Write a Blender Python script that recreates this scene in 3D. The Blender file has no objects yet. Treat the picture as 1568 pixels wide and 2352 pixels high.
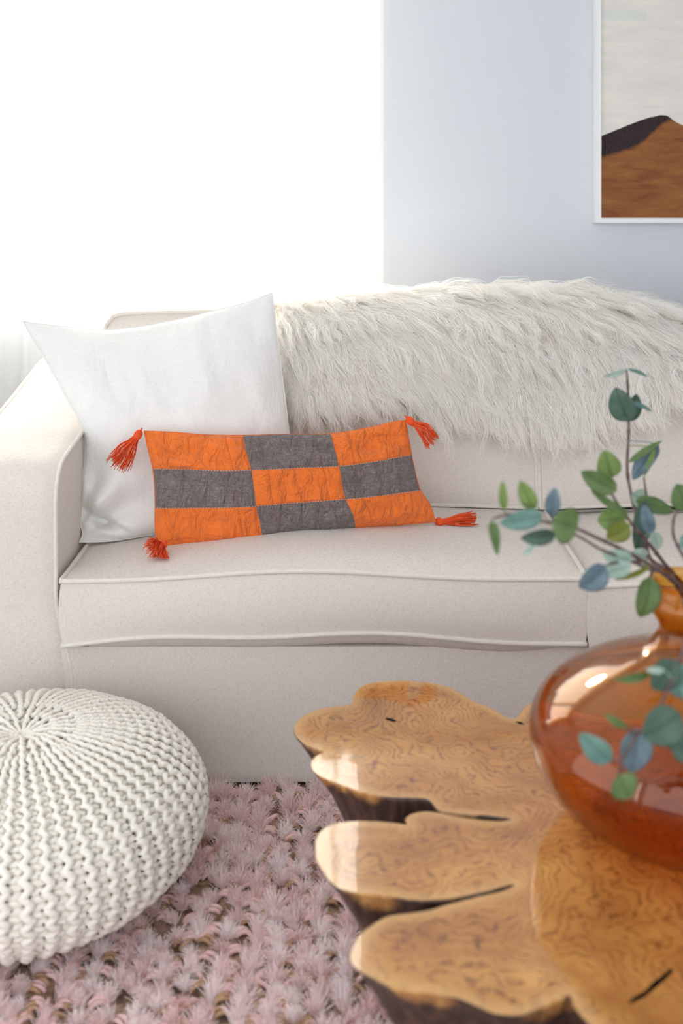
import bpy, bmesh, math, random
import numpy as np
from mathutils import Vector
from mathutils.geometry import delaunay_2d_cdt

random.seed(7)
rng = np.random.default_rng(7)
S = bpy.context.scene
C = S.collection

# ------------------------------------------------------------------ camera
F = 2548.0          # focal length in pixels of the 1568x2352 frame
HC = 1.388          # lens height above the rug
VX, VY = 800.0, 440.0   # vanishing point of the depth direction
cam_d = bpy.data.cameras.new('camera')
cam = bpy.data.objects.new('camera', cam_d)
C.objects.link(cam)
cam.location = (0, 0, HC)
cam.rotation_euler = (math.pi / 2, 0, 0)
cam_d.sensor_width = 36
cam_d.lens = 36 * F / 2352
cam_d.shift_x = (784 - VX) / 2352
cam_d.shift_y = (VY - 1176) / 2352
cam_d.clip_start = 0.05
cam_d.dof.use_dof = True
cam_d.dof.focus_distance = 2.85
cam_d.dof.aperture_fstop = 2.6
S.camera = cam

# ------------------------------------------------------------------ sky, sun, exposure
w = bpy.data.worlds.new('sky')
S.world = w
w.use_nodes = True
bg = w.node_tree.nodes['Background']
bg.inputs[0].default_value = (0.93, 0.965, 1.0, 1)
bg.inputs[1].default_value = 2.2
sun_d = bpy.data.lights.new('sun', 'SUN')
sun = bpy.data.objects.new('sun', sun_d)
C.objects.link(sun)
sun_d.energy = 30
sun_d.angle = math.radians(4)
sun_d.color = (1.0, 0.95, 0.86)
sun.rotation_euler = Vector((0.30, -1.0, -0.62)).to_track_quat('-Z', 'Y').to_euler()
S.view_settings.view_transform = 'Standard'
S.view_settings.look = 'None'
S.view_settings.gamma = 1
S.view_settings.use_curve_mapping = False
S.view_settings.exposure = 0.0
S.cycles.max_bounces = 12
S.cycles.transparent_max_bounces = 16
S.cycles.diffuse_bounces = 8


# ------------------------------------------------------------------ helpers
def P(px, py, Y):
    """real-space point seen at a pixel of the photograph at depth Y"""
    return Vector(((px - VX) / F * Y, Y, HC - (py - VY) / F * Y))


def G(px, py, z):
    """the point of the horizontal plane z seen at a pixel"""
    return P(px, py, F * (HC - z) / (py - VY))


def tag(o, label=None, cat=None, group=None, kind=None):
    if label: o['label'] = label
    if cat: o['category'] = cat
    if group: o['group'] = group
    if kind: o['kind'] = kind
    return o


def empty(name, loc, label, cat, group=None):
    o = bpy.data.objects.new(name, None)
    o.empty_display_size = 0.05
    C.objects.link(o)
    o.location = loc
    return tag(o, label, cat, group)


def link(name, me, mat=None, parent=None):
    o = bpy.data.objects.new(name, me)
    C.objects.link(o)
    if mat is not None and len(me.materials) == 0:
        me.materials.append(mat)
    if parent is not None:
        o.parent = parent
        off = Vector((0, 0, 0))
        p = parent
        while p is not None:
            off += p.location
            p = p.parent
        me.transform(__import__('mathutils').Matrix.Translation(-off))
    return o


def mesh(name, V, Fc, mat=None, parent=None, smooth=True, sharp=None):
    me = bpy.data.meshes.new(name)
    V = np.asarray(V, dtype=float)
    me.from_pydata(V.tolist(), [], [list(map(int, f)) for f in Fc])
    me.update()
    if smooth:
        me.polygons.foreach_set('use_smooth', [True] * len(me.polygons))
    if sharp is not None:
        me.set_sharp_from_angle(angle=math.radians(sharp))
    return link(name, me, mat, parent)


def quads(nu, nv, off=0, wrap_u=False, wrap_v=False, flip=False):
    out = []
    for i in range(nu if wrap_u else nu - 1):
        for j in range(nv if wrap_v else nv - 1):
            a = i * nv + j
            b = ((i + 1) % nu) * nv + j
            c = ((i + 1) % nu) * nv + (j + 1) % nv
            d = i * nv + (j + 1) % nv
            out.append((a + off, d + off, c + off, b + off) if flip else (a + off, b + off, c + off, d + off))
    return out


def tube_vf(pts, rad, ref=None, sides=8, off=0, closed=False, cap=True):
    pts = np.asarray(pts, float)
    n = len(pts)
    rad = np.broadcast_to(np.asarray(rad, float), (n,))
    if closed:
        t = np.roll(pts, -1, 0) - np.roll(pts, 1, 0)
    else:
        t = np.gradient(pts, axis=0)
    t /= np.linalg.norm(t, axis=1, keepdims=True) + 1e-12
    if ref is None:
        # parallel transport
        u = np.zeros_like(t)
        a = np.array([0, 0, 1.0]) if abs(t[0][2]) < 0.9 else np.array([1.0, 0, 0])
        for i in range(n):
            a = a - t[i] * a.dot(t[i])
            a /= np.linalg.norm(a) + 1e-12
            u[i] = a
    else:
        ref = np.broadcast_to(np.asarray(ref, float), pts.shape)
        u = ref - t * (ref * t).sum(1, keepdims=True)
        u /= np.linalg.norm(u, axis=1, keepdims=True) + 1e-12
    v = np.cross(t, u)
    ang = np.linspace(0, 2 * np.pi, sides, endpoint=False)
    V = pts[:, None] + rad[:, None, None] * (np.cos(ang)[None, :, None] * u[:, None] + np.sin(ang)[None, :, None] * v[:, None])
    V = V.reshape(-1, 3)
    Fc = quads(n, sides, off, wrap_u=closed, wrap_v=True)
    if cap and not closed:
        Fc.append(tuple(off + k for k in range(sides)))
        Fc.append(tuple(off + (n - 1) * sides + k for k in reversed(range(sides))))
    return V, Fc


def tube(name, pts, rad, mat, parent=None, ref=None, sides=8, closed=False):
    V, Fc = tube_vf(pts, rad, ref, sides, 0, closed)
    return mesh(name, V, Fc, mat, parent)


class MB:
    def __init__(s):
        s.V = []; s.F = []; s.n = 0

    def add(s, V, Fc):
        V = np.asarray(V, float)
        s.F += [tuple(k + s.n for k in f) for f in Fc]
        s.V.append(V); s.n += len(V)

    def tube(s, pts, rad, ref=None, sides=6, closed=False):
        s.add(*tube_vf(pts, rad, ref, sides, 0, closed))

    def box(s, a, b):
        x0, y0, z0 = a; x1, y1, z1 = b
        s.add([(x0, y0, z0), (x1, y0, z0), (x1, y1, z0), (x0, y1, z0), (x0, y0, z1), (x1, y0, z1), (x1, y1, z1), (x0, y1, z1)],
              [(0, 3, 2, 1), (4, 5, 6, 7), (0, 1, 5, 4), (1, 2, 6, 5), (2, 3, 7, 6), (3, 0, 4, 7)])

    def build(s, name, mat, parent=None, smooth=True, sharp=None):
        return mesh(name, np.concatenate(s.V), s.F, mat, parent, smooth, sharp)


def spline(pts, n):
    """Catmull-Rom through the points, n samples, even in chord length"""
    p = np.asarray([tuple(q) for q in pts], float)
    p = np.concatenate([[2 * p[0] - p[1]], p, [2 * p[-1] - p[-2]]])
    out = []
    for i in range(1, len(p) - 2):
        t = np.linspace(0, 1, 24, endpoint=False)[:, None]
        a, b, c, d = p[i - 1], p[i], p[i + 1], p[i + 2]
        out.append(0.5 * (2 * b + (c - a) * t + (2 * a - 5 * b + 4 * c - d) * t ** 2 + (3 * b - a - 3 * c + d) * t ** 3))
    out = np.concatenate(out + [p[-2][None]])
    return resample(out, n)


def resample(p, n):
    d = np.concatenate([[0], np.cumsum(np.linalg.norm(np.diff(p, axis=0), axis=1))])
    s = np.linspace(0, d[-1], n)
    return np.stack([np.interp(s, d, p[:, k]) for k in range(p.shape[1])], 1)


def wob(seed, n=10, lo=3, hi=12):
    """a smooth pseudo-random field of three coordinates"""
    r = np.random.default_rng(seed)
    k = r.normal(size=(n, 3)); k /= np.linalg.norm(k, axis=1, keepdims=True)
    k *= r.uniform(lo, hi, (n, 1))
    ph = r.uniform(0, 2 * np.pi, n)
    am = 1 / np.sqrt(np.linalg.norm(k, axis=1)); am /= am.sum()

    def f(p):
        p = np.asarray(p, float)
        return (np.sin(p @ k.T + ph) * am).sum(-1) * 2.0
    return f


def sstep(x, a, b):
    t = np.clip((np.asarray(x, float) - a) / (b - a), 0, 1)
    return t * t * (3 - 2 * t)


# ------------------------------------------------------------------ materials
class NT:
    def __init__(s, name):
        s.m = bpy.data.materials.new(name)
        s.m.use_nodes = True
        s.t = s.m.node_tree
        s.bsdf = s.t.nodes['Principled BSDF']
        s.out = s.t.nodes['Material Output']

    def n(s, kind, **kw):
        nd = s.t.nodes.new(kind)
        for k, v in kw.items():
            setattr(nd, k, v)
        return nd

    def put(s, sock, v):
        if isinstance(v, bpy.types.NodeSocket):
            s.t.links.new(v, sock)
        elif v is not None:
            if hasattr(sock.default_value, '__len__') and not hasattr(v, '__len__'):
                sock.default_value = (v, v, v) if len(sock.default_value) == 3 else (v, v, v, 1)
            elif hasattr(v, '__len__') and len(sock.default_value) == 4 and len(v) == 3:
                sock.default_value = (*v, 1)
            else:
                sock.default_value = v

    def coord(s, kind='Object'):
        return s.n('ShaderNodeTexCoord').outputs[kind]

    def scale(s, vec, sc, rot=(0, 0, 0)):
        m = s.n('ShaderNodeMapping')
        s.put(m.inputs[0], vec); m.inputs['Scale'].default_value = sc; m.inputs['Rotation'].default_value = rot
        return m.outputs[0]

    def noise(s, vec, scale, detail=2, rough=0.5, dist=0.0, out='Fac'):
        nd = s.n('ShaderNodeTexNoise')
        s.put(nd.inputs['Vector'], vec)
        nd.inputs['Scale'].default_value = scale
        nd.inputs['Detail'].default_value = detail
        nd.inputs['Roughness'].default_value = rough
        nd.inputs['Distortion'].default_value = dist
        return nd.outputs[out]

    def math(s, op, a, b=None, c=None, clamp=False):
        nd = s.n('ShaderNodeMath', operation=op, use_clamp=clamp)
        s.put(nd.inputs[0], a); s.put(nd.inputs[1], b)
        if c is not None: s.put(nd.inputs[2], c)
        return nd.outputs[0]

    def ramp(s, fac, stops, interp='LINEAR'):
        nd = s.n('ShaderNodeValToRGB')
        nd.color_ramp.interpolation = interp
        el = nd.color_ramp.elements
        while len(el) < len(stops): el.new(0.5)
        for e, (p, c) in zip(el, stops):
            e.position = p
            e.color = (c, c, c, 1) if not hasattr(c, '__len__') else (*c, 1)
        s.put(nd.inputs[0], fac)
        return nd.outputs[0]

    def mix(s, fac, a, b, blend='MIX'):
        nd = s.n('ShaderNodeMix', data_type='RGBA', blend_type=blend)
        s.put(nd.inputs[0], fac); s.put(nd.inputs[6], a); s.put(nd.inputs[7], b)
        return nd.outputs[2]

    def attr(s, name, out='Fac'):
        nd = s.n('ShaderNodeAttribute', attribute_name=name)
        return nd.outputs[out]

    def bump(s, h, strength=0.3, dist=0.002, normal=None):
        nd = s.n('ShaderNodeBump')
        nd.inputs['Strength'].default_value = strength
        nd.inputs['Distance'].default_value = dist
        s.put(nd.inputs['Height'], h)
        if normal is not None: s.put(nd.inputs['Normal'], normal)
        return nd.outputs[0]

    def set(s, **kw):
        for k, v in kw.items():
            s.put(s.bsdf.inputs[k.replace('_', ' ')], v)
        return s


def linen(name, col, dark=0.78, thread=420, rough=0.95, bump=0.35, wr=0.0, wscale=9, light=1.06):
    """woven cloth: two crossed sets of slubby threads"""
    m = NT(name)
    c = m.coord()
    a = m.noise(m.scale(c, (1, 1, 0.14)), thread, 2, 0.7)
    b = m.noise(m.scale(c, (0.14, 0.14, 1)), thread, 2, 0.7)
    big = m.noise(c, 14, 3)
    f = m.math('ADD', m.math('MULTIPLY', a, 0.5), m.math('MULTIPLY', b, 0.5))
    col = np.array(col)
    r = m.ramp(f, [(0.32, tuple(col * dark)), (0.5, tuple(col)), (0.68, tuple(np.minimum(col * light, 0.97)))])
    r = m.mix(m.math('MULTIPLY', big, 0.16), r, tuple(col * 0.86))
    h = f
    nrm = m.bump(h, bump, 0.0012)
    if wr:
        wn = m.noise(m.scale(c, (1, 1, 0.5)), wscale, 4, 0.55, 0.6)
        nrm = m.bump(wn, wr, 0.02 if wr < 0.6 else 0.04, nrm)
    m.set(Base_Color=r, Roughness=rough, Normal=nrm, Specular_IOR_Level=0.15)
    m.bsdf.inputs['Sheen Weight'].default_value = 0.15
    return m.m


def simple(name, col, rough=0.6, spec=0.3):
    m = NT(name)
    m.set(Base_Color=tuple(col), Roughness=rough, Specular_IOR_Level=spec)
    return m.m


M = {}
M['sofa'] = linen('sofa_linen', (0.675, 0.628, 0.578), dark=0.76, thread=900, light=1.1)
M['pipe'] = linen('piping_linen', (0.69, 0.65, 0.60), dark=0.88, thread=480, bump=0.2)
M['white_linen'] = linen('white_linen', (0.77, 0.768, 0.755), dark=0.93, thread=380, bump=0.2, wr=0.55, wscale=12, light=1.03)
M['orange'] = linen('orange_linen', (0.80, 0.18, 0.034), dark=0.84, thread=420, bump=0.35, wr=0.9, wscale=30, light=1.1)
M['grey'] = linen('grey_chambray', (0.175, 0.145, 0.14), dark=0.62, thread=420, bump=0.3, wr=0.9, wscale=34, light=1.7)
M['tassel'] = simple('tassel_yarn', (0.74, 0.085, 0.018), 0.7)
M['stitch_pale'] = simple('pale_thread', (0.55, 0.50, 0.48), 0.8)
M['stitch_dark'] = simple('rust_thread', (0.42, 0.09, 0.025), 0.8)
M['dark'] = simple('dark_gap', (0.03, 0.03, 0.03), 0.9)

m = NT('wall_paint')
m.set(Base_Color=(0.635, 0.668, 0.72), Roughness=0.6, Normal=m.bump(m.noise(m.coord(), 220, 2), 0.08, 0.001), Specular_IOR_Level=0.3)
M['wall'] = m.m
M['white_paint'] = simple('white_paint', (0.82, 0.83, 0.84), 0.45)
m = NT('oak_floor')
m.set(Base_Color=m.ramp(m.noise(m.scale(m.coord(), (14, 1, 1)), 6, 4), [(0.3, (0.20, 0.12, 0.07)), (0.7, (0.33, 0.21, 0.13))]), Roughness=0.4)
M['floor'] = m.m


def translucent_cloth(name, col, tl, transp):
    m = NT(name)
    d = m.n('ShaderNodeBsdfDiffuse'); d.inputs[0].default_value = (*col, 1)
    t = m.n('ShaderNodeBsdfTranslucent'); t.inputs[0].default_value = (*col, 1)
    x = m.n('ShaderNodeBsdfTransparent')
    a = m.n('ShaderNodeMixShader'); a.inputs[0].default_value = tl
    b = m.n('ShaderNodeMixShader'); b.inputs[0].default_value = transp
    L = m.t.links.new
    L(d.outputs[0], a.inputs[1]); L(t.outputs[0], a.inputs[2])
    L(a.outputs[0], b.inputs[1]); L(x.outputs[0], b.inputs[2])
    L(b.outputs[0], m.out.inputs[0])
    return m.m


M['sheer'] = translucent_cloth('sheer_curtain_cloth', (0.96, 0.955, 0.94), 0.6, 0.04)
M['hem'] = translucent_cloth('hem_curtain_cloth', (0.93, 0.92, 0.90), 0.45, 0.0)

# ------------------------------------------------------------------ room
WY = 3.85


def slab(name, boxes, mat, kind='structure'):
    b = MB()
    for a in boxes: b.box(*a)
    o = b.build(name, mat, None, smooth=False)
    o['kind'] = kind
    return o


XL, XR, YF, ZT, ZF = -2.1, 2.6, -0.9, 2.6, -0.022
W1 = (-0.925, 0.035, 0.75, 2.35)     # window 1: x0, x1, z0, z1
W2 = (-1.75, -0.985, 1.02, 2.35)
slab('wall_back', [((XL, WY, ZF), (W2[0], WY + .14, ZT)), ((W2[1], WY, ZF), (W1[0], WY + .14, ZT)), ((W1[1], WY, ZF), (XR, WY + .14, ZT)),
                   ((W2[0], WY, ZF), (W2[1], WY + .14, W2[2])), ((W2[0], WY, W2[3]), (W2[1], WY + .14, ZT)),
                   ((W1[0], WY, ZF), (W1[1], WY + .14, W1[2])), ((W1[0], WY, W1[3]), (W1[1], WY + .14, ZT))], M['wall'])
# left wall: unseen window opening beside the camera, added and enlarged for fill light
slab('wall_left', [((XL - .12, YF, ZF), (XL, -0.6, ZT)), ((XL - .12, 2.0, ZF), (XL, WY, ZT)),
                   ((XL - .12, -0.6, ZF), (XL, 2.0, 0.15)), ((XL - .12, -0.6, 2.4), (XL, 2.0, ZT))], M['wall'])
slab('wall_right', [((XR, YF, ZF), (XR + .12, WY, ZT))], M['wall'])
slab('ceiling', [((XL, YF, ZT), (XR, WY + .14, ZT + .1))], M['white_paint'])
slab('floor', [((XL, YF, ZF - .1), (XR, WY + .14, ZF))], M['floor'])
slab('ground', [((-9, WY + 0.3, -0.6), (9, 16, -0.5))], simple('pale_ground', (0.45, 0.45, 0.42), 0.9))
for nm, (x0, x1, z0, z1), bars in (('window_1', W1, 1), ('window_2', W2, 1)):
    b = MB(); t = 0.03
    ya, yb = WY + .06, WY + .10
    b.box((x0, ya, z0), (x0 + t, yb, z1)); b.box((x1 - t, ya, z0), (x1, yb, z1))
    b.box((x0 + t, ya, z0), (x1 - t, yb, z0 + t)); b.box((x0 + t, ya, z1 - t), (x1 - t, yb, z1))
    o = b.build(nm, M['white_paint'], None, smooth=False); o['kind'] = 'structure'
slab('baseboard_back', [((XL, WY - .018, ZF), (XR, WY, 0.1))], M['white_paint'])


# curtains ---------------------------------------------------------------
def curtain(name, x0, x1, folds, label, hem_w, seed, ztop=2.45, zbot=0.0):
    f = wob(seed, 6, 2, 7)

    def sheet(name, xa, xb, mat, parent, yoff=0.0, amp=1.0):
        nu, nv = max(8, int((xb - xa) / 0.008)), 24
        u = np.linspace(xa, xb, nu); z = np.linspace(zbot, ztop, nv)
        U, Z = np.meshgrid(u, z, indexing='ij')
        ph = (U - x0) / (x1 - x0) * folds * 2 * np.pi
        pts = np.stack([U, Z * 0.15, Z * 0.0], -1)
        Y = 3.782 + yoff + amp * 0.019 * np.sin(ph + 0.8 * f(pts)) + 0.008 * np.sin(2.3 * ph + 1) * amp
        V = np.stack([U, Y, Z], -1).reshape(-1, 3)
        return mesh(name, V, quads(nu, nv), mat, parent)
    root = empty(name, ((x0 + x1) / 2, 3.782, zbot), label, 'curtain', 'white window curtains')
    sheet('cloth', x0, x1 - hem_w, M['sheer'], root)
    if hem_w > 0:
        h = sheet('hem', x1 - hem_w, x1, M['hem'], root)
        h['label'] = 'denser folded edge of the curtain'
    return root


curtain('sheer_curtain', -0.905, 0.119, 9, 'wide white sheer curtain glowing behind the sofa, edged by the bare wall', 0.062, 3)
curtain('sheer_curtain', -1.78, -0.90, 7, 'white curtain hanging beside the sofa arm, shaded in its lower half', 0.04, 9)
rod = tube('curtain_rod', [(-1.95, 3.782, 2.46), (0.3, 3.782, 2.46)], 0.011, M['white_paint'])
tag(rod, 'white curtain rod above the window carrying both curtains', 'curtain rod')

# framed painting -------------------------------------------------------------
px0 = P(1369, 0, 3.805).x
zb = P(0, 512, 3.805).z
pw, phh, fw = 1.05, 1.30, 0.0165
pic = empty('framed_painting', (px0 + pw / 2, 3.85, zb), 'large desert dune painting in a thin white frame on the wall', 'painting')
b = MB(); ya, yb = 3.803, 3.849
x1, z1 = px0 + pw, zb + phh
b.box((px0, ya, zb), (x1, yb, zb + fw)); b.box((px0, ya, z1 - fw), (x1, yb, z1))
b.box((px0, ya, zb + fw), (px0 + fw, yb, z1 - fw)); b.box((x1 - fw, ya, zb + fw), (x1, yb, z1 - fw))
fr = b.build('frame', M['white_paint'], pic, smooth=False)
m = NT('dune_painting')
c = m.coord()
sep = m.n('ShaderNodeSeparateXYZ'); m.put(sep.inputs[0], c)
# local x from the frame's left edge (m), local z from the bottom
lx = m.math('ADD', sep.outputs[0], pw / 2)
lz = sep.outputs[2]


def curve(m, xs, pts, x_range=1.05):
    nd = m.n('ShaderNodeFloatCurve')
    cv = nd.mapping.curves[0]
    while len(cv.points) < len(pts): cv.points.new(0.5, 0.5)
    for p, (x, y) in zip(cv.points, pts):
        p.location = (x / x_range, y); p.handle_type = 'AUTO'
    nd.mapping.update()
    m.put(nd.inputs['Value'], m.math('DIVIDE', xs, x_range))
    return nd.outputs[0]


def pxz(px, py):
    q = P(px, py, 3.83); return (q.x - px0, q.z - zb)


ridge = curve(m, lx, [(0, pxz(0, 318)[1])] + [pxz(*q) for q in ((1380, 312), (1420, 296), (1460, 280), (1500, 268), (1525, 266), (1545, 279), (1568, 291), (1620, 318))] + [(1.05, 0.05)])
lower = curve(m, lx, [(0, pxz(0, 368)[1])] + [pxz(*q) for q in ((1380, 366), (1420, 354), (1460, 340), (1500, 306), (1535, 282), (1552, 284), (1575, 297), (1620, 321))] + [(1.05, 0.04)])
jit = m.math('MULTIPLY', m.math('SUBTRACT', m.noise(c, 60, 4, 0.6), 0.5), 0.016)
zj = m.math('ADD', lz, jit)
brush = m.noise(m.scale(c, (1, 1, 5)), 7, 5, 0.6, 0.4)
fine = m.noise(m.scale(c, (1, 1, 3)), 120, 3, 0.7)
skyc = m.ramp(brush, [(0.3, (0.68, 0.655, 0.61)), (0.5, (0.73, 0.70, 0.66)), (0.7, (0.78, 0.745, 0.69))])
teal_z = m.math('ABSOLUTE', m.math('SUBTRACT', lz, pxz(0, 38)[1]))
teal_x = m.math('ABSOLUTE', m.math('SUBTRACT', lx, 0.10))
tm = m.math('MULTIPLY', m.math('LESS_THAN', m.math('ADD', teal_z, m.math('MULTIPLY', jit, 2.0)), 0.018), m.math('LESS_THAN', m.math('ADD', teal_x, jit), 0.075))
skyc = m.mix(m.math('MULTIPLY', tm, 0.35), skyc, (0.50, 0.66, 0.64))
dune = m.ramp(brush, [(0.25, (0.13, 0.04, 0.015)), (0.42, (0.24, 0.08, 0.03)), (0.58, (0.30, 0.12, 0.038)), (0.75, (0.36, 0.17, 0.055))])
dune = m.mix(m.math('MULTIPLY', fine, 0.35), dune, (0.17, 0.065, 0.03))
darkc = m.ramp(fine, [(0.3, (0.018, 0.014, 0.018)), (0.7, (0.055, 0.035, 0.035))])
dm = m.ramp(m.math('MULTIPLY', m.math('SUBTRACT', zj, lower), 60), [(0.0, 0.0), (0.9, 1.0)])
body = m.mix(dm, dune, darkc)
colp = m.mix(m.math('GREATER_THAN', m.math('ADD', lz, m.math('MULTIPLY', jit, 0.25)), ridge), body, skyc)
m.set(Base_Color=colp, Roughness=0.75, Normal=m.bump(fine, 0.3, 0.001), Specular_IOR_Level=0.2)
b = MB(); b.box((px0 + fw, 3.812, zb + fw), (x1 - fw, 3.845, z1 - fw))
b.build('canvas', m.m, pic, smooth=False)

# ------------------------------------------------------------------ sofa
XI, XO = -0.69, -0.955          # arm: inner and outer side
SX1 = 2.02
sofa = empty('sofa', ((XO + SX1) / 2, 3.05, 0), 'long cream linen slipcovered sofa with piped sloping arm under the window', 'sofa')


def xin(z):
    return XI + 0.045 * (1 - sstep(z, 0.22, 0.45)) - 0.0 * z


side = spline([(2.60, 0.002), (2.602, 0.2), (2.60, 0.45), (2.598, 0.62), (2.603, 0.685), (2.63, 0.728), (2.68, 0.748), (2.80, 0.760), (2.95, 0.777), (3.10, 0.80),
               (3.25, 0.828), (3.42, 0.86), (3.50, 0.868), (3.565, 0.855), (3.59, 0.80), (3.59, 0.5), (3.59, 0.002)], 110)


def arm(mirror):
    nt = 15
    V = []
    for (y, z) in side:
        xi = float(xin(z))
        for k, t in enumerate(np.linspace(0, 1, nt)):
            e = min(t, 1 - t)
            drop = 0.010 * math.exp(-e / 0.03) - 0.008 * math.sin(math.pi * t)
            # pull in toward the body of the arm at its edges, swell in the middle
            cy, cz = 3.1, 0.45
            d = math.hypot(y - cy, z - cz)
            x = xi + (XO - xi) * t
            V.append((x, y + (cy - y) / d * drop, z + (cz - z) / d * drop))
    n = len(side)
    Fc = quads(n, nt, 0, flip=True)
    Fc.append([i * nt for i in reversed(range(n))])
    Fc.append([i * nt + nt - 1 for i in range(n)])
    V = np.array(V)
    f = wob(31, 8, 5, 14)
    V[:, 0] += 0.004 * f(V)
    pin = np.array([(xin(z) + 0.001, y, z) for y, z in side]); pin[:, 0] += 0.004 * f(pin)
    pout = np.array([(XO, y, z) for y, z in side])
    cyz = np.array([0, 3.1, 0.45])
    for q in (pin, pout):
        d = cyz - q; d[:, 0] = 0; d /= np.linalg.norm(d, axis=1, keepdims=True)
        q += d * 0.007
    if mirror:
        for q in (V, pin, pout): q[:, 0] = (XO + SX1) - q[:, 0]
        Fc = [tuple(reversed(f_)) for f_ in Fc]
    a = mesh('arm', V, Fc, M['sofa'], sofa, sharp=50)
    for q in (pin, pout):
        tube('piping', q, 0.0055, M['pipe'], a, ref=(1, 0, 0))


arm(False); arm(True)
# base front panel with slight sag under the cushions
nu, nv = 60, 14
u = np.linspace(XI - 0.0, SX1 - 0.265, nu); z = np.linspace(0.002, 0.320, nv)
U, Z = np.meshgrid(u, z, indexing='ij')
f = wob(5, 8, 4, 11)
Y = 2.603 + 0.003 * f(np.stack([U, Z, Z], -1)) 
Vf = np.stack([U, Y, Z], -1).reshape(-1, 3)
Vb = Vf.copy(); Vb[:, 1] = 3.5
Fc = quads(nu, nv) + quads(nu, nv, len(Vf), flip=True)
N_ = nu * nv
for i in range(nu - 1):
    for j, fl in ((0, False), (nv - 1, True)):
        q = [i * nv + j, (i + 1) * nv + j, (i + 1) * nv + j + N_, i * nv + j + N_]
        Fc.append(q if fl else q[::-1])
for i, fl in ((0, True), (nu - 1, False)):
    for j in range(nv - 1):
        q = [i * nv + j, i * nv + j + 1, i * nv + j + 1 + N_, i * nv + j + N_]
        Fc.append(q if not fl else q[::-1])
mesh('base', np.concatenate([Vf, Vb]), Fc, M['sofa'], sofa, sharp=45)
# back frame
b = MB()
prof = spline([(3.44, 0.30), (3.445, 0.6), (3.455, 0.82), (3.47, 0.865), (3.51, 0.885), (3.55, 0.865), (3.575, 0.80), (3.58, 0.5), (3.58, 0.02)], 40)
nu = 30
V = [(x, y, z) for x in np.linspace(XO + 0.02, SX1 - 0.02, nu) for (y, z) in prof]
Fc = quads(nu, 40, flip=True) + [tuple(range(40)), tuple((nu - 1) * 40 + k for k in reversed(range(40)))]
Fc += [[i * 40, i * 40 + 39, (i + 1) * 40 + 39, (i + 1) * 40] for i in range(nu - 1)]
mesh('backrest', V, Fc, M['sofa'], sofa, sharp=60)
for fx in (-0.85, 1.9):
    for fy in (2.72, 3.5):
        b = MB(); b.box((fx - .03, fy - .03, ZF + 0.012), (fx + .03, fy + .03, 0.004)); b.build('foot', M['dark'], sofa, smooth=False)


# box cushions with piping ------------------------------------------------------
def box_cushion(name, fn, label, cat, group, loc, res=26, rims=((2, 1), (2, -1)), pr=0.0060):
    """fn maps (a,b,c) in [-1,1]^3 to space; rims: faces (axis, sign) whose outline is piped"""
    root = empty(name, loc, label, cat, group)
    g = np.linspace(-1, 1, res)
    g = np.sign(g) * (1 - (1 - abs(g)) ** 1.25)
    pts = {}; Vs = []; Fs = []
    for ax in range(3):
        for sg in (-1, 1):
            idx = np.zeros((res, res), int)
            for i in range(res):
                for j in range(res):
                    q = [0, 0, 0]; q[ax] = sg; q[(ax + 1) % 3] = g[i]; q[(ax + 2) % 3] = g[j]
                    k = tuple(round(t, 5) for t in q)
                    if k not in pts:
                        pts[k] = len(Vs); Vs.append(q)
                    idx[i, j] = pts[k]
            for i in range(res - 1):
                for j in range(res - 1):
                    q = [idx[i, j], idx[i + 1, j], idx[i + 1, j + 1], idx[i, j + 1]]
                    Fs.append(q if sg > 0 else q[::-1])
    V = fn(np.array(Vs, float))
    o = mesh('cover', V, Fs, M['sofa'], root, sharp=75)
    t = np.linspace(-1, 1, 60)[:-1]
    for ax, sg in rims:
        loop = []
        o1 = np.ones_like(t)
        for (p, q) in ((t, -o1), (o1, t), (-t, o1), (-o1, -t)):
            w_ = np.zeros((len(t), 3)); w_[:, ax] = sg; w_[:, (ax + 1) % 3] = p; w_[:, (ax + 2) % 3] = q
            loop.append(w_)
        L_ = fn(np.concatenate(loop))
        c = fn(np.zeros((1, 3)))
        d = L_ - c; d /= np.linalg.norm(d, axis=1, keepdims=True)
        tube('piping', L_ + d * 0.0015, pr, M['pipe'], root, closed=True)
    return root


def seat_fn(x0, x1, dz, dy, seed):
    f = wob(seed, 9, 3, 9)

    def fn(q):
        a, b, c = q[:, 0], q[:, 1], q[:, 2]
        x = (x0 + x1) / 2 + (x1 - x0) / 2 * a
        y = 2.875 + 0.30 * b + dy
        ctr = 0.5 * (1 - np.abs(a) ** 2.2)
        ztop = 0.484 + 0.016 * (1 - a ** 2) + 0.006 * np.sin(a * 5 + seed)
        zbot = 0.336 + 0.026 * (1 - np.abs(a + 0.03) ** 1.6) + 0.005 * np.sin(a * 7)
        z = ztop * (1 + c) / 2 + zbot * (1 - c) / 2
        z = z + np.where(c > 0.999, 1, 0) * 0.0
        ca = (1 - a ** 4) * (1 - b ** 4)
        z = z + 0.022 * ca * sstep(c, 0.8, 1) - 0.046 * (1 - a ** 8) * (1 - b ** 14) * sstep(-c, 0.8, 1)
        y = y - 0.012 * (1 - c ** 2) * (1 - a ** 6) * (b < -0.999) - 0.004 * f(np.stack([x, y, z], -1)) * (b < -0.5)
        # lower front edge is drawn in a little at the corners
        x = x - 0.004 * a * np.abs(a) ** 12 * (c < 0) * (-c)
        x = x + 0.006 * a * (1 - c ** 2) * (np.abs(a) > 0.999)
        P_ = np.stack([x, y, z], -1)
        P_[:, 2] += 0.003 * f(P_ * 1.3) * (np.abs(c) > 0.9)
        return P_
    return fn


box_cushion('seat_cushion', seat_fn(-0.667, 0.553, 0, 0, 2), 'long piped cream seat cushion with the orange pillow on it', 'seat cushion', 'sofa seat cushions', (-0.06, 2.875, 0.335))


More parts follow.
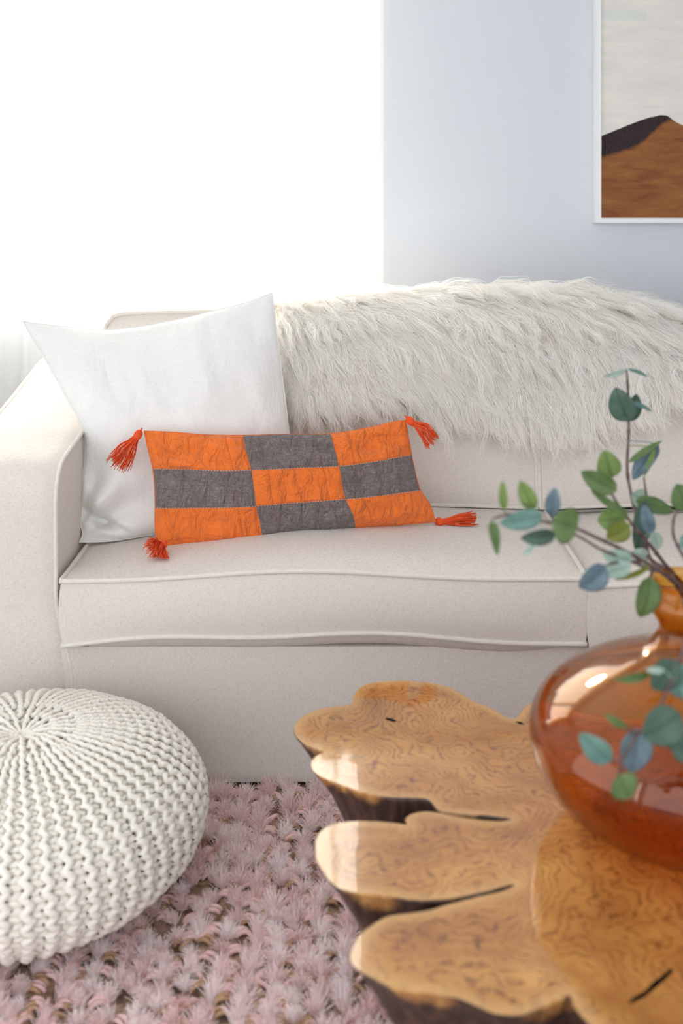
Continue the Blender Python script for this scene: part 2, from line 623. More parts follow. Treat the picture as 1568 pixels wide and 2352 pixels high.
def seat2(q):
    p = seat_fn(0.557, 1.74, 0, 0, 6)(q)
    p[:, 2] -= 0.020; p[:, 1] -= 0.006
    return p


box_cushion('seat_cushion', seat2, 'cream seat cushion mostly behind the green branches and glass vase', 'seat cushion', 'sofa seat cushions', (1.15, 2.87, 0.315))


def back_fn(x0, x1, ztop, seed):
    f = wob(seed, 9, 3, 8)

    def fn(q):
        a, b, c = q[:, 0], q[:, 1], q[:, 2]
        x = (x0 + x1) / 2 + (x1 - x0) / 2 * a * (1 - 0.02 * (c > 0) * c)
        z = 0.497 + (ztop - 0.497) * (c + 1) / 2
        z = z - (0.008 * np.abs(a) ** 14 + 0.026 * np.abs(a) ** 50) * sstep(c, 0.5, 1) + 0.006 * (1 - a ** 2) * sstep(c, 0.5, 1)
        z = z + 0.012 * (1 - a ** 2) * sstep(-c, 0.6, 1)
        yf = 3.125 + 0.10 * (c + 1) / 2 + 0.03 * sstep(c, 0.8, 1)
        yb = 3.40 + 0.03 * (c + 1) / 2
        y = yf * (1 - b) / 2 + yb * (1 + b) / 2
        y = y - 0.045 * (1 - a ** 4) * (1 - np.abs(c) ** 3) * (b < -0.999)
        z = z + 0.02 * (1 - b ** 2) * (c > 0.999) * (1 - a ** 6)
        P_ = np.stack([x, y, z], -1)
        P_[:, 1] += 0.005 * f(P_) * (b < -0.5)
        return P_
    return fn


box_cushion('back_cushion', back_fn(-0.722, 0.530, 1.030, 12), 'cream back cushion behind the pillows with one piped top corner showing', 'back cushion', 'sofa back cushions', (-0.09, 3.26, 0.5), rims=((1, -1),))
box_cushion('back_cushion', back_fn(0.541, 1.73, 0.985, 15), 'cream back cushion under the fringe of the fur, behind the tallest branch', 'back cushion', 'sofa back cushions', (1.14, 3.26, 0.5), rims=((1, -1),))


# ------------------------------------------------------------------ pillows
def coons(bot, right, top, left, nu, nv):
    """boundary curves as polylines of 3D points: bot/top left->right, left/right bottom->top"""
    B, T = spline(bot, nu), spline(top, nu)
    L_, R_ = spline(left, nv), spline(right, nv)
    u = np.linspace(0, 1, nu)[:, None, None]; v = np.linspace(0, 1, nv)[None, :, None]
    S_ = (1 - v) * B[:, None] + v * T[:, None] + (1 - u) * L_[None] + u * R_[None]
    S_ -= (1 - u) * (1 - v) * B[0] + u * (1 - v) * B[-1] + (1 - u) * v * T[0] + u * v * T[-1]
    return S_


def pillow_surfaces(S_, thick, nrm, wr_fn, backk=0.8, pw_=0.55):
    nu, nv, _ = S_.shape
    u = np.linspace(-1, 1, nu)[:, None]; v = np.linspace(-1, 1, nv)[None]
    prof = np.clip((1 - u ** 2), 0, 1) ** pw_ * np.clip((1 - v ** 2), 0, 1) ** pw_
    w_ = wr_fn(u, v) * np.clip(prof * 3, 0, 1)
    front = S_ + nrm * (thick * prof + w_)[..., None]
    back = S_ - nrm * (thick * backk * prof)[..., None]
    return front, back


# white pillow
top = [P(52, 738, 3.00), P(130, 748, 3.01), P(250, 758, 3.03), P(380, 740, 3.05), P(500, 712, 3.07), P(570, 693, 3.08), P(625, 672, 3.09)]
left = [P(182, 1246, 2.83), P(190, 1225, 2.845), P(184, 1190, 2.86), P(190, 1100, 2.875), P(193, 1000, 2.89), P(150, 910, 2.92), P(100, 820, 2.97), P(52, 738, 3.00)]
right = [P(668, 1217, 2.93), P(676, 1100, 2.96), P(662, 980, 3.0), P(650, 880, 3.03), P(636, 770, 3.06), P(625, 672, 3.09)]
bot = [P(182, 1246, 2.83), P(260, 1242, 2.83), P(380, 1225, 2.87), P(520, 1220, 2.9), P(668, 1217, 2.93)]
wp = empty('white_pillow', P(430, 1236, 2.88), 'big plain white linen pillow leaning in the sofa corner', 'pillow')
S_ = coons(bot, right, top, left, 120, 120)
nrm = np.array([0.04, -0.97, 0.24]); nrm /= np.linalg.norm(nrm)
fa, fb = wob(41, 12, 3, 10), wob(42, 14, 10, 34)


def wr_white(u, v):
    U, V_ = np.broadcast_arrays(u, v)
    p = np.stack([U * 1.0, V_ * 1.0, U * 0], -1)
    r = 0.008 * fa(p) + 0.0065 * fb(p * np.array([1.0, 0.35, 1]))
    # slack folds fanning out of the lower left corner
    d = np.hypot(U + 1.0, V_ + 0.95); ang = np.arctan2(V_ + 0.95, U + 1.0)
    r = r + 0.024 * np.exp(-((d - 0.42) / 0.30) ** 2) * np.sin(ang * 7.5 + 2.2 * d)
    # one deep tuck above the corner
    ln = (V_ + 0.80) + 0.42 * (U + 0.86)
    r = r - 0.050 * np.exp(-(ln / 0.045) ** 2) * sstep(-U, 0.45, 0.8) + 0.020 * np.exp(-((ln - 0.15) / 0.10) ** 2) * sstep(-U, 0.4, 0.8)
    # faint vertical drag lines
    r = r + 0.0008 * np.sin(U * 34 + 3 * np.sin(V_ * 3)) * sstep(V_, -0.4, 0.4)
    return r


fr_, bk_ = pillow_surfaces(S_, 0.085, nrm, wr_white, pw_=0.62)
mesh('front_panel', fr_.reshape(-1, 3), quads(120, 120), M['white_linen'], wp)
mesh('back_panel', bk_.reshape(-1, 3), quads(120, 120, flip=True), M['white_linen'], wp)
ring = np.concatenate([S_[:, 0], S_[-1, 1:], S_[::-1, -1][1:], S_[0, ::-1][1:-1]])
tube('seam', ring, 0.0016, M['white_linen'], wp, closed=True, sides=6)

# orange patchwork pillow
YB, YR, YT = 2.765, 2.90, 2.86
bot = [P(362, 1257, YB), P(470, 1250, 2.785), P(590, 1240, 2.81), P(700, 1228, 2.835), P(800, 1216, 2.855), P(900, 1207, 2.88), P(1000, 1199, 2.905)]
top = [P(331, 990, 2.80), P(400, 993, 2.81), P(480, 999, 2.825), P(560, 1000, 2.84), P(660, 997, 2.86), P(760, 996, 2.875), P(840, 984, 2.89), P(900, 970, 2.905), P(931, 965, 2.915)]
left = [P(362, 1257, YB), P(356, 1210, 2.77), P(356, 1150, 2.775), P(352, 1085, 2.785), P(341, 1035, 2.795), P(331, 990, 2.80)]
right = [P(1000, 1199, 2.905), P(988, 1160, 2.905), P(965, 1125, 2.905), P(950, 1070, 2.91), P(939, 1010, 2.915), P(931, 965, 2.915)]
op = empty('patchwork_pillow', P(680, 1232, 2.84), 'orange and grey checked patchwork lumbar pillow with a tassel at each corner', 'pillow')
NU, NV = 181, 100
S_ = coons(bot, right, top, left, NU, NV)
nrm = np.array([0.12, -0.96, 0.22]); nrm /= np.linalg.norm(nrm)
ga, gb = wob(51, 12, 4, 12), wob(52, 30, 18, 60)
us = (0.365, 0.70); vs = (0.335, 0.67)          # seams, left->right and bottom->top


def wr_orange(u, v):
    U, V_ = np.broadcast_arrays((u + 1) / 2, (v + 1) / 2)
    p = np.stack([U * 2, V_, U * 0], -1)
    r = 0.006 * ga(p * 2) + 0.0125 * gb(p * np.array([0.6, 1.5, 1])) * (0.45 + 0.8 * sstep(V_, 0.25, 0.9))
    for s_ in us: r = r - 0.0035 * np.exp(-((U - s_ - 0.012 * (V_ - .5)) / 0.006) ** 2)
    for s_ in vs: r = r - 0.0035 * np.exp(-((V_ - s_) / 0.012) ** 2)
    for s_ in (0.30, 0.43, 0.64, 0.765): r = r - 0.0022 * np.exp(-((U - s_) / 0.004) ** 2)
    return r


of, ob = pillow_surfaces(S_, 0.052, nrm, wr_orange, pw_=0.5)
mesh('back_panel', ob.reshape(-1, 3), quads(NU, NV, flip=True), M['orange'], op)
ui = [0, int(round(us[0] * (NU - 1))), int(round(us[1] * (NU - 1))), NU - 1]
vi = [0, int(round(vs[0] * (NV - 1))), int(round(vs[1] * (NV - 1))), NV - 1]
for i in range(3):
    for j in range(3):
        sub = of[ui[i]:ui[i + 1] + 1, vi[j]:vi[j + 1] + 1]
        o = mesh('patch', sub.reshape(-1, 3), quads(sub.shape[0], sub.shape[1]), M['orange'] if (i + j) % 2 == 0 else M['grey'], op)
        o['label'] = 'orange linen patch' if (i + j) % 2 == 0 else 'grey linen patch'


def stitches(line, mat, name, step=3, r=0.0006):
    b = MB()
    for k in range(1, len(line) - 2, step):
        a_ = line[k] + nrm * 0.0008; b_ = line[k + 1] + nrm * 0.0008
        b.tube([a_, (a_ + b_) / 2 + nrm * 0.0006, b_], [r, r * 1.2, r], sides=5)
    o = b.build(name, mat, op); return o


for k in vi[1:3]: stitches(of[:, k], M['stitch_pale'], 'seam_stitching', 2, 0.0007)['label'] = 'pale stitching along a seam'
for s_ in (0.30, 0.43, 0.64, 0.765):
    k = int(s_ * (NU - 1)); stitches(resample(of[k], 150), M['stitch_dark'], 'quilting_stitching', 3, 0.0007)['label'] = 'rust quilting thread'
ring = np.concatenate([S_[:, 0], S_[-1, 1:], S_[::-1, -1][1:], S_[0, ::-1][1:-1]])
tube('edge_seam', ring, 0.0014, M['orange'], op, closed=True, sides=6)


def tassel(path, spread, seed, n=75, flat=None, bunch=False, floor=None):
    """path: neck -> middle -> end; strands fan out by spread"""
    r_ = np.random.default_rng(seed)
    p0, p1, p2 = [np.array(q) for q in path]
    b = MB()
    ax = (p2 - p0); Ln = np.linalg.norm(ax); ax /= Ln
    s1 = np.cross(ax, [0, 1, 0]); s1 /= np.linalg.norm(s1); s2 = np.cross(ax, s1)
    for k in range(n):
        th, rr = r_.uniform(0, 2 * np.pi), r_.uniform(0, 1) ** 0.5
        o1 = math.cos(th) * rr * s1 + math.sin(th) * rr * s2 * (0.55)
        L_ = r_.uniform(0.88, 1.08)
        q = [p0 + o1 * 0.006, p0 + (p1 - p0) * 0.5 + o1 * spread * 0.45, p1 + o1 * spread * 0.8, p0 + (p2 - p0) * L_ + o1 * spread * 1.05 + r_.normal(size=3) * 0.002]
        q = spline(q, 9)
        q += np.cumsum(r_.normal(size=q.shape), 0) * 0.0006
        if floor is not None: q[:, 2] = np.maximum(q[:, 2], floor + 0.001)
        b.tube(q, np.linspace(0.0011, 0.0008, 9), sides=4)
    t = b.build('tassel', M['tassel'], op)
    # knot: a turned ball of wrapped yarn plus a collar
    kb = MB()
    ctr = p0 - ax * 0.004
    for k in range(9):
        a = (k - 4) / 4.0
        rad = 0.0088 * math.sqrt(max(0.08, 1 - a * a * 0.85))
        th = np.linspace(0, 2 * np.pi, 18, endpoint=False)
        ringp = ctr + ax * a * 0.009 + rad * (np.cos(th)[:, None] * s1 + np.sin(th)[:, None] * s2) + ax * 0.003 * np.sin(th)[:, None]
        kb.tube(ringp, 0.0022, sides=5, closed=True)
    kb.tube([ctr - ax * 0.011, ctr + ax * 0.008], 0.006, sides=8)
    kb.tube([ctr - ax * 0.020, ctr - ax * 0.010], 0.0018, sides=5)
    kb.build('knot', M['tassel'], t)


tassel([P(315, 1002, 2.79), P(293, 1035, 2.785), P(272, 1070, 2.79)], 0.030, 1)
tassel([P(944, 969, 2.90), P(972, 985, 2.885), P(994, 1014, 2.88)], 0.024, 2)
zs = 0.511
tassel([G(1012, 1198, zs + .008), G(1050, 1196, zs + .010), G(1090, 1194, zs + .010)], 0.022, 3, floor=zs - 0.002)
tassel([G(374, 1252, zs + .012), G(362, 1262, zs + .014), G(358, 1274, zs + .006)], 0.040, 4, n=150, floor=zs - 0.003)


# ------------------------------------------------------------------ hair (curves objects)
def hair(name, pts, rad, tone, mat, parent):
    """pts: (n strands, k points, 3)"""
    n, k, _ = pts.shape
    hc = bpy.data.hair_curves.new(name)
    hc.add_curves([k] * n)
    off = Vector((0, 0, 0)); p = parent
    while p is not None: off += p.location; p = p.parent
    a = (pts - np.array(off)).astype(np.float32)
    hc.attributes['position'].data.foreach_set('vector', a.reshape(-1))
    ra = hc.attributes.get('radius') or hc.attributes.new('radius', 'FLOAT', 'POINT')
    ra.data.foreach_set('value', np.broadcast_to(rad, (n, k)).astype(np.float32).reshape(-1))
    ta = hc.attributes.new('tone', 'FLOAT', 'CURVE')
    ta.data.foreach_set('value', tone.astype(np.float32))
    hc.materials.append(mat)
    o = bpy.data.objects.new(name, hc)
    C.objects.link(o)
    o.parent = parent
    o['kind'] = 'stuff'
    return o


def hair_mat(name, stops, tl=0.3):
    m = NT(name)
    col = m.ramp(m.attr('tone'), stops)
    d = m.n('ShaderNodeBsdfDiffuse'); m.put(d.inputs[0], col)
    t = m.n('ShaderNodeBsdfTranslucent'); m.put(t.inputs[0], col)
    a = m.n('ShaderNodeMixShader'); a.inputs[0].default_value = tl
    m.t.links.new(d.outputs[0], a.inputs[1]); m.t.links.new(t.outputs[0], a.inputs[2])
    g = m.n('ShaderNodeBsdfGlossy'); g.inputs['Roughness'].default_value = 0.45; g.inputs[0].default_value = (0.9, 0.9, 0.9, 1)
    c_ = m.n('ShaderNodeMixShader'); c_.inputs[0].default_value = 0.05
    m.t.links.new(a.outputs[0], c_.inputs[1]); m.t.links.new(g.outputs[0], c_.inputs[2])
    m.t.links.new(c_.outputs[0], m.out.inputs[0])
    return m.m


# sheepskin ---------------------------------------------------------------
fur = empty('sheepskin_throw', (0.4, 3.25, 0.85), 'long-haired white sheepskin draped over the sofa back', 'throw')
XA, XB = -0.215, 1.02


def hide(s, t):
    """s: 0..1 along the sofa, t: 0 (behind) .. 1 (front hem)"""
    s = np.asarray(s, float); t = np.asarray(t, float)
    x = XA + (XB - XA) * s
    topz = np.interp(x, [-0.3, -0.1, 0.05, 0.3, 0.6, 0.72, 0.85, 1.0], [1.045, 1.055, 1.065, 1.075, 1.075, 1.06, 1.03, 1.005])
    botz = np.interp(x, [-0.3, 0.0, 0.2, 0.4, 0.52, 0.62, 0.75, 1.0], [0.85, 0.85, 0.83, 0.80, 0.785, 0.83, 0.89, 0.93])
    ty = np.array([0, .16, .30, .42, .55, .70, 1.0])
    yy = np.interp(t, ty, [3.475, 3.44, 3.36, 3.26, 3.185, 3.15, 3.115])
    zz = np.interp(t, ty, [-0.10, -0.035, 0.0, -0.005, -0.04, -0.10, 0.0])
    z = topz + zz
    zf = topz - 0.10
    z = np.where(t > 0.70, zf + (botz - zf) * (t - 0.70) / 0.30, z)
    y = yy + 0.006 * np.sin(x * 9) * (t > .5)
    return np.stack([x, y, z], -1)


nu, nv = 70, 50
U, T_ = np.meshgrid(np.linspace(0, 1, nu), np.linspace(0, 1, nv), indexing='ij')
H_ = hide(U, T_)
Vh = np.concatenate([H_.reshape(-1, 3), (H_ + np.array([0, 0.006, -0.006])).reshape(-1, 3)])
hb = nu * nv
Fc = quads(nu, nv) + quads(nu, nv, hb, flip=True)
edge = [(i * nv) for i in range(nu)] + [(nu - 1) * nv + j for j in range(1, nv)] + [i * nv + nv - 1 for i in range(nu - 2, -1, -1)] + [j for j in range(nv - 2, 0, -1)]
for a_, b_ in zip(edge, edge[1:] + edge[:1]): Fc.append((a_, b_, b_ + hb, a_ + hb))
mesh('hide', Vh, Fc, simple('sheep_hide', (0.88, 0.84, 0.76), 0.9), fur)

r_ = np.random.default_rng(77)
NC, PER, K = 4200, 20, 10
cs = r_.uniform(0, 1, NC); ct = r_.uniform(0.0, 1, NC) ** 0.9
e = 1e-3
P0 = hide(cs, ct)
dt = hide(cs, np.clip(ct + e, 0, 1)) - hide(cs, np.clip(ct - e, 0, 1)); dt /= np.linalg.norm(dt, axis=1, keepdims=True) + 1e-9
ds = np.tile([1.0, 0, 0], (NC, 1))
nr = np.cross(ds, dt); nr *= -1
nr *= np.sign(-(nr[:, 1:2]) + 0.8 * (nr[:, 2:3]) + 1e-6)
nr /= np.linalg.norm(nr, axis=1, keepdims=True)
x = P0[:, 0]
ang = np.radians(np.interp(x, [-0.22, -0.1, 0.1, 0.3, 0.5, 0.7, 0.9, 1.05], [-6, 8, 36, 52, 58, 66, 78, 84])) + r_.normal(size=NC) * 0.30
big = wob(61, 8, 4, 12)
ang += 0.55 * big(P0)
front = sstep(ct, 0.22, 0.42)[:, None]
flow = np.sin(ang)[:, None] * ds + np.cos(ang)[:, None] * dt * (front * 2 - 1)
flow /= np.linalg.norm(flow, axis=1, keepdims=True)
Lc = r_.uniform(0.10, 0.175, NC) * np.interp(x, [-0.22, 0.1, 0.5, 1.0], [0.9, 1.05, 1.1, 1.25]) * np.where(ct < 0.35, 0.62, 1.0)
lift = r_.uniform(0.35, 0.8, NC) * np.where(ct < 0.42, r_.uniform(0.8, 2.6, NC), 1.0) * np.interp(x, [0.5, 0.75, 1.0], [1, 0.65, 0.35])
s = np.linspace(0, 1, K)
side_ = np.cross(flow, nr)
wv = r_.uniform(1.0, 2.4, NC); wp1 = r_.uniform(0, 6.28, NC); wa = r_.uniform(0.004, 0.016, NC)
tufts = np.zeros((NC, K, 3))
for k in range(K):
    q = s[k]
    up = lift * (q - 0.62 * q * q) * 0.55
    tufts[:, k] = P0 + Lc[:, None] * (flow * q * 0.92 + nr * up[:, None]) + np.array([0, -0.006, -0.028]) * q * q * front \
        + side_ * (wa * np.sin(wv * 6.28 * q + wp1) * q ** 0.6)[:, None] + nr * (0.5 * wa * np.cos(wv * 6.28 * q + wp1) * q)[:, None]
pts = np.repeat(tufts, PER, 0)
n = len(pts)
j = r_.normal(size=(n, 3)) * 0.0075
tip = r_.normal(size=(n, 3)) * 0.0055
wst = r_.uniform(1.5, 3.5, n); wph = r_.uniform(0, 6.28, n); was = r_.uniform(0.0008, 0.0030, n)
sd = np.repeat(side_, PER, 0); nn = np.repeat(nr, PER, 0); fl = np.repeat(flow, PER, 0)
ll = r_.uniform(0.78, 1.12, n)
for k in range(K):
    q = s[k]
    pts[:, k] += j * (1 - q) ** 0.8 * 1.0 + tip * q + sd * (was * np.sin(wst * 6.28 * q + wph) * q ** 0.5)[:, None] + nn * (was * np.cos(wst * 5.1 * q + wph) * q)[:, None]
root = pts[:, :1].copy()
pts = root + (pts - root) * ll[:, None, None]
tone = np.clip(np.repeat(r_.uniform(0, 1, NC), PER) * 0.6 + r_.uniform(0, 1, n) * 0.4, 0, 1)
M['fur'] = hair_mat('sheep_wool', [(0.0, (0.94, 0.90, 0.84)), (0.5, (0.965, 0.955, 0.93)), (1.0, (0.98, 0.975, 0.96))], 0.5)
hair('wool', pts, (0.00075 * (1 - 0.72 * s ** 1.5))[None], tone, M['fur'], fur)

# ------------------------------------------------------------------ rug
rug = empty('shaggy_rug', (0, 1.85, ZF), 'blush pink shag rug of tufted rows on the floor', 'rug')
b = MB(); b.box((-1.9, 0.5, ZF + 0.0005), (1.9, 3.4, ZF + 0.011))
m = NT('rug_backing')
m.set(Base_Color=m.ramp(m.noise(m.coord(), 45, 3), [(0.35, (0.10, 0.06, 0.04)), (0.5, (0.25, 0.16, 0.10)), (0.65, (0.42, 0.28, 0.22))]), Roughness=1.0)
b.build('backing', m.m, rug, smooth=False)
ZR = ZF + 0.010
r_ = np.random.default_rng(5)
gx, gy = 0.046, 0.040
TX = []
for i, xx in enumerate(np.arange(-1.15, 0.75, gx)):
    for jn, yy in enumerate(np.arange(1.12, 2.66, gy)):
        off = 0.5 * gy * (i % 2)
        p = np.array([xx + r_.normal() * 0.006 + 0.010 * math.sin(yy * 9 + i), yy + off + r_.normal() * 0.006, ZR])
        # leave out what stands on the rug
        if (p[0] + 0.653) ** 2 + (p[1] - 2.22) ** 2 < 0.17 ** 2: continue
        if p[1] > 2.60: continue
        TX.append(p)
TX = np.array(TX); NTf = len(TX)
fz = wob(71, 8, 5, 14)
dens = fz(TX)
HN, K = 175, 5
n = NTf * HN
base = np.repeat(TX, HN, 0)
az = r_.uniform(0, 2 * np.pi, n)
el = r_.uniform(0.0, 1.0, n) ** 0.7
lean = np.repeat(r_.normal(size=(NTf, 2)) * 0.30, HN, 0); lean[:, 1] += 0.42
# row tufts fan sideways more than along the row
d = np.stack([np.cos(az) * el * 1.15 + lean[:, 0], np.sin(az) * el * 0.70 + lean[:, 1], np.full(n, 0.95)], 1)
d /= np.linalg.norm(d, axis=1, keepdims=True)
Lh = np.repeat(r_.uniform(0.85, 1.15, NTf) * (1 - 0.18 * (dens < -0.35)), HN) * r_.uniform(0.022, 0.044, n)
s = np.linspace(0, 1, K)
pts = np.zeros((n, K, 3))
bj = np.stack([r_.normal(size=n) * 0.0032, r_.normal(size=n) * 0.0032, np.zeros(n)], 1)
wig = r_.normal(size=(n, 3)) * 0.0018
for k in range(K):
    q = s[k]
    pts[:, k] = base + bj + d * (Lh * q)[:, None] + np.array([0, 0, -0.010]) * q * q * el[:, None] + wig * math.sin(3.1 * q)
pts[:, :, 2] = np.maximum(pts[:, :, 2], ZR - 0.002)
tone = np.clip(np.repeat(r_.uniform(0.0, 0.40, NTf), HN) + r_.uniform(0, 0.6, n), 0, 1)
brown = np.repeat((r_.uniform(0, 1, NTf) < 0.05), HN)
tone[brown] = 0.0
M['pile'] = hair_mat('pink_pile', [(0.0, (0.45, 0.28, 0.18)), (0.05, (0.80, 0.52, 0.51)), (0.40, (0.91, 0.73, 0.73)), (0.7, (0.96, 0.88, 0.88)), (1.0, (0.98, 0.96, 0.96))], 0.2)
hair('pile', pts, (0.00064 * (1 - 0.55 * s))[None], tone, M['pile'], rug)
# flat loops of thick yarn between the tufts
for nm, frac, mat in (('pink_loops', 0.7, simple('pink_yarn', (0.82, 0.56, 0.54), 0.95)), ('tan_loops', 0.55, simple('tan_yarn', (0.50, 0.31, 0.19), 0.95))):
    b = MB()
    th = np.linspace(0, np.pi, 6)
    for p in TX:
        if r_.uniform() > frac: continue
        c0 = p + np.array([gx * (0.5 if nm[0] == 'p' else 0.42) + r_.normal() * 0.005, r_.normal() * 0.010, -0.002])
        yaw = r_.normal() * 0.5
        for q in range(2):
            cc = c0 + np.array([r_.normal() * 0.004, 0.010 * (q - 0.5), 0])
            arc = np.stack([np.cos(th) * 0.014 * math.cos(yaw), np.cos(th) * 0.014 * math.sin(yaw), np.sin(th) * 0.011], 1) + cc
            b.tube(arc, 0.0045 if nm[0] == 'p' else 0.0040, sides=6)
    o = b.build(nm, mat, rug); o['kind'] = 'stuff'

# ------------------------------------------------------------------ knitted pouf
PX, PY, PA, PC, PZ = -0.653, 2.215, 0.362, 0.160, 0.153
pouf = empty('knitted_pouf', (PX, PY, ZF + 0.012), 'round cream cable-knit pouf ottoman on the rug', 'pouf')


def pouf_prof(th):
    """th: 0 top pole .. pi bottom pole -> radius, z, and outward normal components"""
    c_, s_ = np.cos(th), np.sin(th)
    r = PA * np.abs(s_) ** 0.90 * np.sign(s_)
    z = PC * np.sign(c_) * np.abs(c_) ** 0.93
    z = z - 0.016 * np.exp(-(r / 0.035) ** 2) * (c_ > 0)
    return r, z


def pouf_pt(th, az, lift=0.0):
    r, z = pouf_prof(th)
    e = 1e-3
    r2, z2 = pouf_prof(th + e); r1, z1 = pouf_prof(th - e)
    dr, dz = r2 - r1, z2 - z1
    L_ = np.hypot(dr, dz) + 1e-12
    nr_, nz_ = -dz / L_, dr / L_
    sgn = np.where(nr_ * r + nz_ * z < 0, -1, 1)
    nr_, nz_ = nr_ * sgn, nz_ * sgn
    R_ = r + nr_ * lift
    p = np.stack([PX + R_ * np.cos(az), PY + R_ * np.sin(az), PZ + z + nz_ * lift], -1)
    nn_ = np.stack([nr_ * np.cos(az), nr_ * np.sin(az), nz_], -1)
    return p, nn_


m = NT('cotton_cord')
c = m.coord()
tw = m.n('ShaderNodeTexWave'); tw.inputs['Scale'].default_value = 95; tw.inputs['Distortion'].default_value = 4
m.put(tw.inputs[0], c)
m.set(Base_Color=m.ramp(m.noise(c, 300, 2), [(0.3, (0.78, 0.735, 0.66)), (0.7, (0.87, 0.84, 0.775))]), Roughness=0.95,
      Normal=m.bump(tw.outputs[1], 0.12, 0.001, m.bump(m.noise(c, 900, 2), 0.25, 0.0008)), Specular_IOR_Level=0.1)
M['cord'] = m.m
th = np.linspace(0.03, math.pi - 0.03, 60); az = np.linspace(0, 2 * np.pi, 96, endpoint=False)
A_, T_ = np.meshgrid(az, th, indexing='ij')
Vp, _ = pouf_pt(T_, A_, -0.015)
Fc = quads(96, 60, wrap_u=True, flip=True) + [tuple(i * 60 for i in range(96)), tuple(i * 60 + 59 for i in reversed(range(96)))]
mesh('filling', Vp.reshape(-1, 3), Fc, simple('pouf_lining', (0.36, 0.25, 0.14), 0.95), pouf)
NCOL = 60
# even steps along the meridian
tt = np.linspace(0.012, math.pi - 0.25, 1400)
rr, zz = pouf_prof(tt)
arc = np.concatenate([[0], np.cumsum(np.hypot(np.diff(rr), np.diff(zz)))])
per = 0.0245
ns = int(arc[-1] / per * 9)
sa = np.linspace(0, arc[-1], ns)
ths = np.interp(sa, arc, tt)
rloc = np.interp(sa, arc, rr)
b1, b2 = MB(), MB()
r_ = np.random.default_rng(8)
wn = wob(81, 10, 6, 20)
for i in range(NCOL):
    for layer, bb in ((0, b1), (1, b2)):
        az0 = 2 * math.pi * (i + 0.5 * layer) / NCOL
        sp = 2 * math.pi * rloc / NCOL * np.where(rloc < 0.055, 4, np.where(rloc < 0.11, 2, 1))
        sp = np.convolve(np.pad(sp, 12, mode='edge'), np.ones(25) / 25, 'valid')
        ph = sa / per * 2 * math.pi + (math.pi if layer else 0.0) + 0.35 * math.sin(i * 1.7)
        # garter zigzag: a rounded triangle wave sideways, bumping outward at each turn
        tri = np.arcsin(0.93 * np.sin(ph)) / 1.19
        amp = np.minimum((0.33 if layer == 0 else 0.44) * sp, 0.019)
        pr_ = np.stack([np.cos(az0) + sa * 0, np.sin(az0) + sa * 0, sa * 4], -1)
        azs = az0 + amp * tri / np.maximum(rloc, 0.01) + 0.004 * wn(pr_) / np.maximum(rloc, 0.05)
        thj = ths + 0.022 * np.sin(2 * ph) * (0.7 if layer == 0 else -0.7)
        lift = (0.001 + 0.003 * np.cos(2 * ph)) if layer == 0 else (-0.0072 + 0.003 * np.cos(2 * ph))
        p, nn_ = pouf_pt(thj, azs, lift + 0.0015 * wn(pr_ * 1.7))
        p[:, 2] = np.maximum(p[:, 2], 0.0 - 0.002)
        rad = np.clip(0.19 * sp, 0.0036, 0.0072) * (1 + 0.06 * np.sin(ph * 1.5 + i))
        lim = 0.0 if i % 4 == 0 else (0.055 if i % 2 == 0 else 0.11)
        k0_ = int(np.argmax(rloc >= lim))
        rad = np.maximum(rad, np.interp(rloc, [0.0, 0.05, 0.2], [0.0036, 0.0048, 0.0054]))
        bb.tube(p[k0_:], rad[k0_:], ref=nn_[k0_:], sides=7)
o = b1.build('knitted_cord', M['cord'], pouf); o['kind'] = 'stuff'
o = b2.build('inner_cord', M['cord'], pouf); o['kind'] = 'stuff'

# ------------------------------------------------------------------ live-edge table
ZTB = 0.42
outer = [(817, 1589), (810, 1604), (808, 1619), (791, 1621), (745, 1625), (707, 1638), (682, 1655), (674, 1676), (680, 1693), (699, 1709), (724, 1719), (751, 1727),
         (728, 1733), (716, 1745), (714, 1758), (720, 1773), (741, 1786), (779, 1800), (829, 1819), (892, 1831), (951, 1832), (985, 1834), (998, 1852), (1008, 1863),
         (1061, 1869), (1124, 1873), (1181, 1881), (1150, 1887), (1099, 1883), (1050, 1877), (1015, 1868), (977, 1863), (943, 1869), (927, 1882), (940, 1897),
         (909, 1890), (850, 1886), (808, 1886), (766, 1892), (737, 1907), (724, 1932), (726, 1975), (741, 2000), (754, 2021), (779, 2042), (817, 2050), (892, 2057), (940, 2066),
         (977, 2068), (1019, 2065), (1050, 2061), (1095, 2052), (1125, 2045), (1160, 2034), (1188, 2029), (1165, 2044), (1132, 2053), (1099, 2059), (1060, 2070), (1019, 2080), (993, 2090), (935, 2099),
         (892, 2103), (863, 2118), (825, 2147), (804, 2185), (804, 2214), (829, 2233), (863, 2250), (892, 2267), (935, 2275), (998, 2281), (1052, 2292), (1095, 2311), (1137, 2330), (1187, 2334),
         (1234, 2318), (1279, 2297), (1309, 2280), (1317, 2307), (1333, 2330), (1354, 2355), (1400, 2420), (1480, 2500), (1600, 2560), (1750, 2560), (1900, 2450), (2020, 2300), (2060, 2150), (1990, 2020),
         (1960, 1900), (1980, 1780), (1900, 1700), (1780, 1690), (1700, 1650), (1600, 1640), (1480, 1655), (1380, 1648), (1300, 1630), (1250, 1612), (1222, 1614), (1203, 1624), (1192, 1643), (1180, 1654),
         (1160, 1646), (1138, 1632), (1110, 1619), (1085, 1611), (1060, 1594), (1030, 1578), (980, 1567), (920, 1563), (860, 1567), (830, 1576)]
OUT = np.array([tuple(G(x_, y_, ZTB))[:2] for x_, y_ in outer])
cl = np.concatenate([OUT, OUT[:1]])
dd = np.concatenate([[0], np.cumsum(np.linalg.norm(np.diff(cl, axis=0), axis=1))])
nO = int(dd[-1] / 0.006)
sO = np.linspace(0, dd[-1], nO, endpoint=False)
